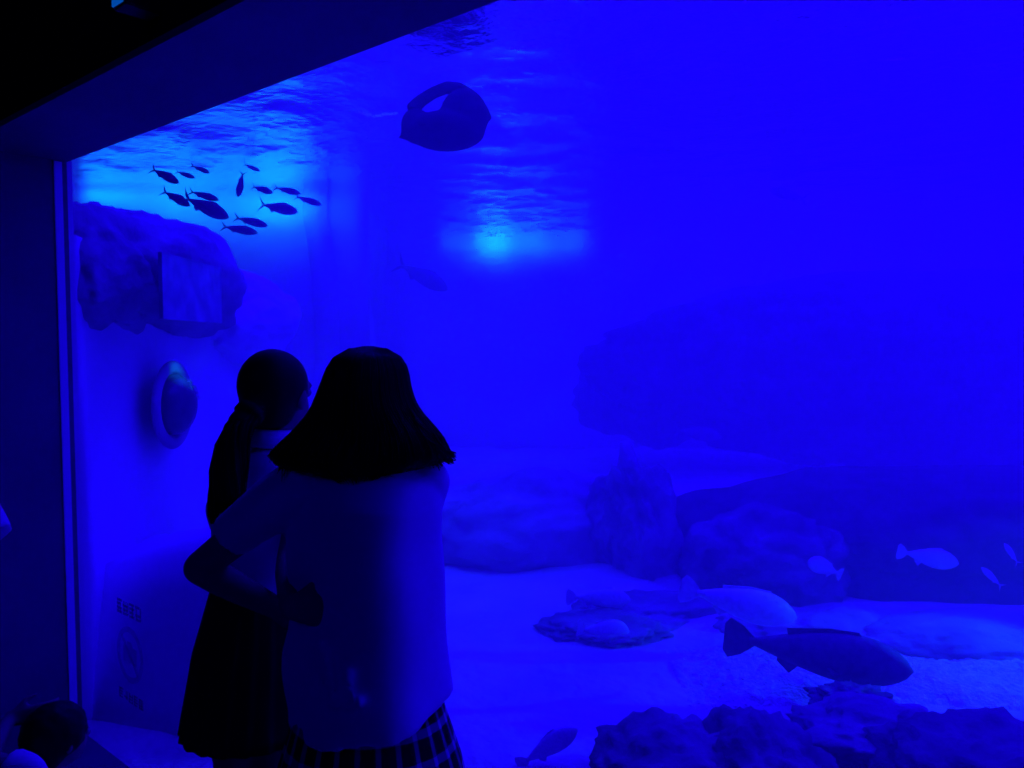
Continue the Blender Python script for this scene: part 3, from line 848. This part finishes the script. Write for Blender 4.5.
for i in range(620):
    t = random.uniform(0, 2 * PI)
    if math.sin(t) > .3 and random.random() < .8: t = -t
    off = random.uniform(.97, 1.03); pts = []
    y_end = random.uniform(458, 476) - 14 * abs(math.cos(t)) ** 2
    ph = random.uniform(0, 6)
    nn = 13
    for k in range(nn):
        y = 349 + (y_end - 349) * k / (nn - 1)
        j = 0
        while j < len(prof) - 2 and prof[j + 1][0] < y: j += 1
        f = max(0, min(1.15, (y - prof[j][0]) / (prof[j + 1][0] - prof[j][0])))
        q = [prof[j][m_] + (prof[j + 1][m_] - prof[j][m_]) * f for m_ in range(4)]
        c, a = ctr(q[1], q[2], y, 1.55); kk = max(0, (y - 400) / 70)
        flare = (y - 349) / 125
        o2 = off + .012 * math.sin(ph + k * .9) * flare
        pts.append(c - LR - HF * .012 * (1 + kk) + HR * (a * o2 * math.cos(t)) + HF * (q[3] * (1 - .1 * kk) * o2 * math.sin(t)))
    S.append(pts)
# wisps flying out to the right
for i in range(110):
    y0 = random.uniform(405, 450); x0 = 405 + (y0 - 400) * .55
    x1 = random.uniform(432, 455); y1 = y0 + random.uniform(12, 26) if x1 > 445 else random.uniform(450, 470)
    y1 = min(y1, 470); d0 = random.uniform(1.48, 1.58)
    if x1 > 449 - abs(y1 - 457) * .9 + 3: x1 = 449 - abs(y1 - 457) * .9 + random.uniform(0, 4)
    S.append([W(x0 + (x1 - x0) * (k / 6) ** 1.2, y0 + (y1 - y0) * (k / 6) ** .9 + .8 * math.sin(k + i), d0) - LR for k in range(7)])
for i in range(60):
    x0 = random.uniform(283, 300); y0 = 440 + (300 - x0)
    x1 = x0 - random.uniform(1, 9); y1 = random.uniform(462, 484); d0 = random.uniform(1.48, 1.55)
    S.append([W(x0 + (x1 - x0) * k / 5, y0 + (y1 - y0) * k / 5, d0) - LR for k in range(6)])
for i in range(70):
    x0 = random.uniform(428, 442); y0 = random.uniform(432, 452); x1 = random.uniform(447, 457); y1 = random.uniform(452, 465); d0 = random.uniform(1.50, 1.58)
    S.append([W(x0 + (x1 - x0) * k / 6, y0 + (y1 - y0) * (k / 6) ** .7 + .5 * math.sin(k * 1.3 + i), d0) - LR for k in range(7)])
strands(bm, S, .0024)
link('hair', bm, M['hair'], rootR)

# ======== the smaller girl on the left (ponytail, pleated dark skirt)
D = 1.86
g = W(262, 600, D); rootL = empty('person', Vector((g.x, g.y, 0)), 'person with a low ponytail, white collar and short dark pleated skirt, standing nearer the glass', 'person')
LL = rootL.location
J = {}
J['head'] = W(278, 394, 1.88); J['neck'] = W(272, 444, 1.87); J['chest'] = W(262, 505, 1.86); J['waist'] = W(258, 590, 1.86); J['pelvis'] = W(256, 655, 1.86)
J['shl'] = W(236, 482, 1.86); J['shr'] = W(308, 484, 1.86)
J['ell'] = W(226, 555, 2.0); J['wrl'] = W(262, 540, 2.16)
J['elr'] = W(322, 560, 1.80); J['wrr'] = W(289, 606, 1.47)
J['elr'] = W(290, 560, 1.73)
for sd, px in (('l', 237), ('r', 279)):
    h = W(px, 680, 1.86); J['hp' + sd] = h
    J['kn' + sd] = Vector((h.x, h.y, .46)) + HF * .02; J['an' + sd] = Vector((h.x, h.y, .09)) - HF * .01
    J['ft' + sd] = Vector((h.x, h.y, .04)) + HF * .12
fL = HF * .95 + HR * .32
fb = HF + HR * .1
body(rootL, J, fL, .92, hs=.98, hands=[(J['wrr'], HR * 1 + Vector((0, 0, -.15)), HF, 1, .35, .92), (J['wrl'], HF * .5 + HR * .6 + Vector((0, 0, .3)), HR, -1, .5, .92)])
shoes(rootL, J, fb)
rg = []
for y, xl, xr, b, t in [(445, 255, 292, .055, 0), (453, 240, 308, .07, 0), (466, 226, 318, .085, 0), (490, 217, 318, .098, 0), (530, 215, 316, .098, 0), (575, 214, 304, .09, 0), (600, 213, 303, .09, 0), (615, 213, 304, .092, 0)]:
    c, a = ctr(xl, xr, y, 1.86); rg.append((c, a, b, t))
def foldsL(p, n):
    w = p + LL
    return p + n * (.005 * noise.noise(w * 8) + .003 * math.sin(w.z * 60 + w.x * 20))
sl = [([J['shl'], W(228, 503, 1.90), W(228, 522, 1.95)], [.050, .052, .052]), ([J['shr'], W(312, 510, 1.84), W(304, 532, 1.80)], [.048, .052, .054])]
blouse(rootL, rg, sl, foldsL)
skirt(rootL, [(W(258, 582, 1.86), .106, .090, 0), (W(254, 650, 1.86), .140, .120, 0), (W(250, 727, 1.86), .160, .145, 0)], M['navy'], 20, amp=.07)
# wide flat collar
bm = bmesh.new()
cR = [(W(272, 438, 1.865), .049, .05), (W(273, 427, 1.87), .052, .053), (W(273, 428, 1.87), .058, .060), (W(274, 443, 1.865), .070, .070), (W(274, 445, 1.865), .066, .066)]
loft(bm, [ringpts(c - LL, a, b, HR, HF, 40, -.1) for c, a, b in cR], caps=False)
bmesh.ops.recalc_face_normals(bm, faces=bm.faces)
link('collar', bm, M['blousetrim'], rootL)
# hair cap
bm = bmesh.new()
RH = frame(fL); hc = J['head'] - LL
ball(bm, hc + RH @ Vector((0, -.020, .022)), Vector((.080, .088, .088)), RH, 4)
ball(bm, hc + RH @ Vector((0, -.042, -.028)), Vector((.070, .060, .060)), RH, 3)
ball(bm, W(262, 412, 1.84) - LL, Vector((.050, .045, .04)), None, 3)
capo = bm
pt = [W(254, 408, 1.79), W(240, 424, 1.755), W(232, 445, 1.745), W(229, 470, 1.74), (W(227, 495, 1.735)), W(221, 514, 1.735), W(216, 523, 1.735)]
tube(bm, [p - LL for p in pt], [.030, .030, .034, .038, .036, .022, .004], 20)
tmp = remesh('hair', bm, .008, M['hair'], rootL, 4)
# strands over the cap and tail in the same part
bm = bmesh.new(); bm.from_mesh(tmp.data)
random.seed(8); S = []
for i in range(150):
    a = random.uniform(0, 2 * PI); q = random.uniform(.75, 1.05); ph = random.uniform(0, 6)
    S.append([pt[k] - LL + (HR * math.cos(a + .3 * k) + HF * math.sin(a + .3 * k)) * [.030, .031, .035, .039, .037, .026, .010][k] * q + HR * .002 * math.sin(ph + k) for k in range(7)])
strands(bm, S, .0018); 
me = bpy.data.meshes.new('hair'); bm.to_mesh(me); bm.free(); me.materials.append(M['hair']); tmp.data = me
for p in me.polygons: p.use_smooth = True
bm = bmesh.new(); tube(bm, [pt[0].lerp(pt[1], .15) - LL, pt[0].lerp(pt[1], .5) - LL], [.034, .034], 20); link('hair_tie', bm, M['navy'], rootL)

# ======== adult mostly beyond the left edge (only a sleeve shows)
g = W(-95, 600, 1.9); rootA = empty('person', Vector((g.x, g.y, 0)), 'person at the left edge of the frame, of whom only a white short sleeve shows', 'person')
LA = rootA.location; J = {}
ox = -122
J['head'] = W(ox, 330, 1.9); J['neck'] = W(ox, 385, 1.9); J['chest'] = W(ox, 450, 1.9); J['waist'] = W(ox, 530, 1.9); J['pelvis'] = W(ox, 610, 1.9)
J['shl'] = W(ox - 62, 418, 1.9); J['shr'] = W(-62, 432, 1.9)
J['ell'] = W(ox - 78, 520, 1.9); J['wrl'] = W(ox - 60, 600, 2.05); J['elr'] = W(-22, 560, 1.82); J['wrr'] = W(-50, 600, 1.98)
for sd, dx in (('l', -34), ('r', 34)):
    h = W(ox + dx, 635, 1.9); J['hp' + sd] = h; J['kn' + sd] = Vector((h.x, h.y, .5)); J['an' + sd] = Vector((h.x, h.y, .1)); J['ft' + sd] = Vector((h.x, h.y, .04)) + HF * .13
fA = HF + HR * .1
down = Vector((0, 0, -1))
body(rootA, J, fA, 1.05, hands=[(J['wrl'], down + HF * .4, HR, 1, .3), (J['wrr'], down + HF * .4, -HR, -1, .3)])
shoes(rootA, J, fA)
rg = []
for y, hwid, b in [(392, 24, .06), (402, 46, .08), (420, 68, .105), (460, 70, .12), (540, 66, .12), (600, 68, .125), (640, 71, .13)]:
    c, a = ctr(ox - hwid, ox + hwid, y, 1.9); rg.append((c, a, b, 0))
def foldsA(p, n): return p + n * (.006 * noise.noise((p + LA) * 8))
blouse(rootA, rg, [([J['shl'], W(ox - 72, 470, 1.9), W(ox - 76, 505, 1.9)], [.065, .068, .07]), ([J['shr'], W(-40, 494, 1.88), W(-15, 541, 1.86)], [.062, .064, .066])], foldsA)
bm = bmesh.new(); ball(bm, J['head'] - LA + Vector((0, 0, .03)) - HF * .012, Vector((.088, .105, .095)), frame(fA), 4); ball(bm, J['head'] - LA - HF * .05 - Vector((0, 0, .02)), Vector((.07, .05, .07)), frame(fA), 3)
remesh('hair', bm, .012, M['hair'], rootA, 3, lambda p, n: p + n * .004 * noise.noise(p * 60))
bm = bmesh.new()
for sd in 'lr':
    tube(bm, [J['hp' + sd] + Vector((0, 0, .12)) - LA, J['hp' + sd] - LA, J['kn' + sd] - LA, J['an' + sd] - LA], [.10, .105, .08, .065], 24)
ball(bm, J['pelvis'] - LA, (.14, .13, .12), frame(fA))
remesh('trousers', bm, .011, M['navy'], rootA, 4, lambda p, n: p + n * .005 * noise.noise(p * 14))

# ======== child crouching at the bottom left by the window edge
g = W(25, 760, 2.05); rootC = empty('person', Vector((g.x, g.y, 0)), 'person crouching low in the bottom left corner, dark-haired, in a pale top', 'person')
LC = rootC.location; J = {}
J['head'] = W(58, 736, 2.05); J['neck'] = W(48, 772, 2.02); J['chest'] = W(38, 812, 1.98); J['waist'] = W(8, 850, 1.96); J['pelvis'] = W(0, 900, 1.96)
J['shl'] = W(26, 772, 1.9); J['shr'] = W(76, 800, 2.0)
J['ell'] = W(-14, 760, 1.9); J['wrl'] = W(10, 718, 2.04); J['elr'] = W(80, 840, 2.08); J['wrr'] = W(96, 800, 2.2)
for sd, dx in (('l', -22), ('r', 30)):
    h = W(dx, 905, 1.98); h.z = .14; J['hp' + sd] = h; J['kn' + sd] = h + HF * .22 + Vector((0, 0, .14)); J['an' + sd] = h + HF * .12 + Vector((0, 0, -.07)); J['ft' + sd] = J['an' + sd] + HF * .09 - Vector((0, 0, .035))
fC = HF + HR * .6 + Vector((0, 0, -.1))
body(rootC, J, fC, .72, hs=.80, hands=[(J['wrl'], HR + HF * .4, HF, 1, .5, .75), (J['wrr'], HF, down, 1, .3, .75)])
bm = bmesh.new(); RC = frame(fC)
ball(bm, J['head'] - LC + RC @ Vector((0, -.012, .015)), Vector((.070, .082, .078)), RC, 4); ball(bm, J['head'] - LC + RC @ Vector((0, -.04, -.03)), Vector((.06, .045, .055)), RC, 3)
remesh('hair', bm, .009, M['hair'], rootC, 3, lambda p, n: p + n * .004 * noise.noise(p * 60))
bm = bmesh.new()
tube(bm, [J['neck'] - LC, J['chest'] - LC, J['waist'] - LC, J['pelvis'] - LC], [.05, .088, .092, .1], 24)
tube(bm, [J['shl'] - LC, J['shl'].lerp(J['ell'], .45) - LC], [.045, .046], 20); tube(bm, [J['shr'] - LC, J['shr'].lerp(J['elr'], .5) - LC], [.045, .046], 20)
caps(bm, J['chest'] - LC, J['shl'] - LC, .06, .045); caps(bm, J['chest'] - LC, J['shr'] - LC, .06, .045)
remesh('top', bm, .009, M['blouse'], rootC, 5, lambda p, n: p + n * .004 * noise.noise(p * 12))
bm = bmesh.new()
for sd in 'lr':
    caps(bm, J['pelvis'].lerp(J['hp' + sd], .6) - LC, J['hp' + sd] - LC, .08, .078); caps(bm, J['hp' + sd] - LC, J['kn' + sd] - LC, .072, .05)
remesh('shorts', bm, .009, M['navy'], rootC, 4)

# ---------------------------------------------------------------- lights
BLUE = (.0068, 0, 1)
def area(name, loc, target, sx, sy, col, e, spread=PI):
    l = bpy.data.lights.new(name, 'AREA'); l.shape = 'RECTANGLE'; l.size = sx; l.size_y = sy; l.color = col; l.energy = e; l.spread = spread
    o = bpy.data.objects.new(name, l); COL.objects.link(o); o.location = loc
    o.rotation_euler = (Vector(target) - Vector(loc)).to_track_quat('-Z', 'Y').to_euler()
    return o
area('tank_daylight', (0, 7.2, 5.3), (0, 7.2, 0), 22, 11.5, BLUE, 4400)
for cx_, w_, e_, g_, z_ in ((-3.95, .9, 3.0, .22, 3.2), (-3.2, .8, 3.6, .30, 3.18), (-2.5, .6, 4.2, .34, 3.12), (-2.0, .4, 1.0, .15, 3.12)):
    area('patch_fill', C(cx_, 7.97, z_), C(cx_, 8.4, z_ - .06), w_, .10, (0, g_, 1), e_, math.radians(130))  # added strips under the surface, washing the wall into a cyan patch
for cx_, w_, e_, g_ in ((-.85, .4, .8, .15), (-.30, .4, 2.4, .5), (.2, .6, 2.2, .22), (.8, .6, 1.3, .16)):
    area('second_patch_fill', C(cx_, 11.95, 3.22), C(cx_, 12.4, 3.2), w_, .06, (0, g_, 1), e_, math.radians(120))  # more added strips, for the farther cyan patch
def spot(name, loc, target, ang, col, e, blend=.3):
    l = bpy.data.lights.new(name, 'SPOT'); l.spot_size = math.radians(ang); l.spot_blend = blend; l.color = col; l.energy = e; l.shadow_soft_size = .05
    o = bpy.data.objects.new(name, l); COL.objects.link(o); o.location = loc
    o.rotation_euler = (Vector(target) - Vector(loc)).to_track_quat('-Z', 'Y').to_euler()
    return o
spot('caustic_fill', C(3.9, 4.0, 1.0), C(1.7, 3.8, 0), 34, (0, .11, 1), 170, .4)  # added spot out of view, makes the sand patch sparkle
spot('dome_glint_fill', DP + HR * .32 - HF * .1 + Vector((0, 0, .34)), DP + HR * .06 + Vector((0, 0, .15)), 22, (0, .35, 1), 7.0, .3)  # added spot to brighten the glints on the dome
area('room_fill', (-1.0, -2.0, 3.4), (-1.0, 1.0, 1.0), 1.5, 1.5, (.004, .0, 1), 9)  # added fill behind the viewer, for bounce light on the backs
area('window_fill', (-1.6, YG + .11, 2.86), (-1.6, YG + .40, 0), 4.6, .08, BLUE, 340)  # added unseen strip brightening the ledge and the near sand
for px_, py_, e_ in ((470, 85, .26), (380, 112, .2), (522, 228, .12)):
    q_ = onZ(px_, py_, ZS); area('glint_fill', q_ + Vector((0, 0, .45)), q_, .5, .3, (0, .5, 1), e_, math.radians(45))  # added above the surface to brighten the flecks

w = bpy.data.worlds.new('dark'); SC.world = w; w.use_nodes = True
w.node_tree.nodes['Background'].inputs[0].default_value = (0, 0, 0, 1)

vs = SC.view_settings; vs.view_transform = 'Standard'; vs.look = 'None'; vs.exposure = 0; vs.gamma = 1; vs.use_curve_mapping = False
SC.cycles.use_denoising = True
SC.cycles.volume_bounces = 1
SC.cycles.transparent_max_bounces = 16
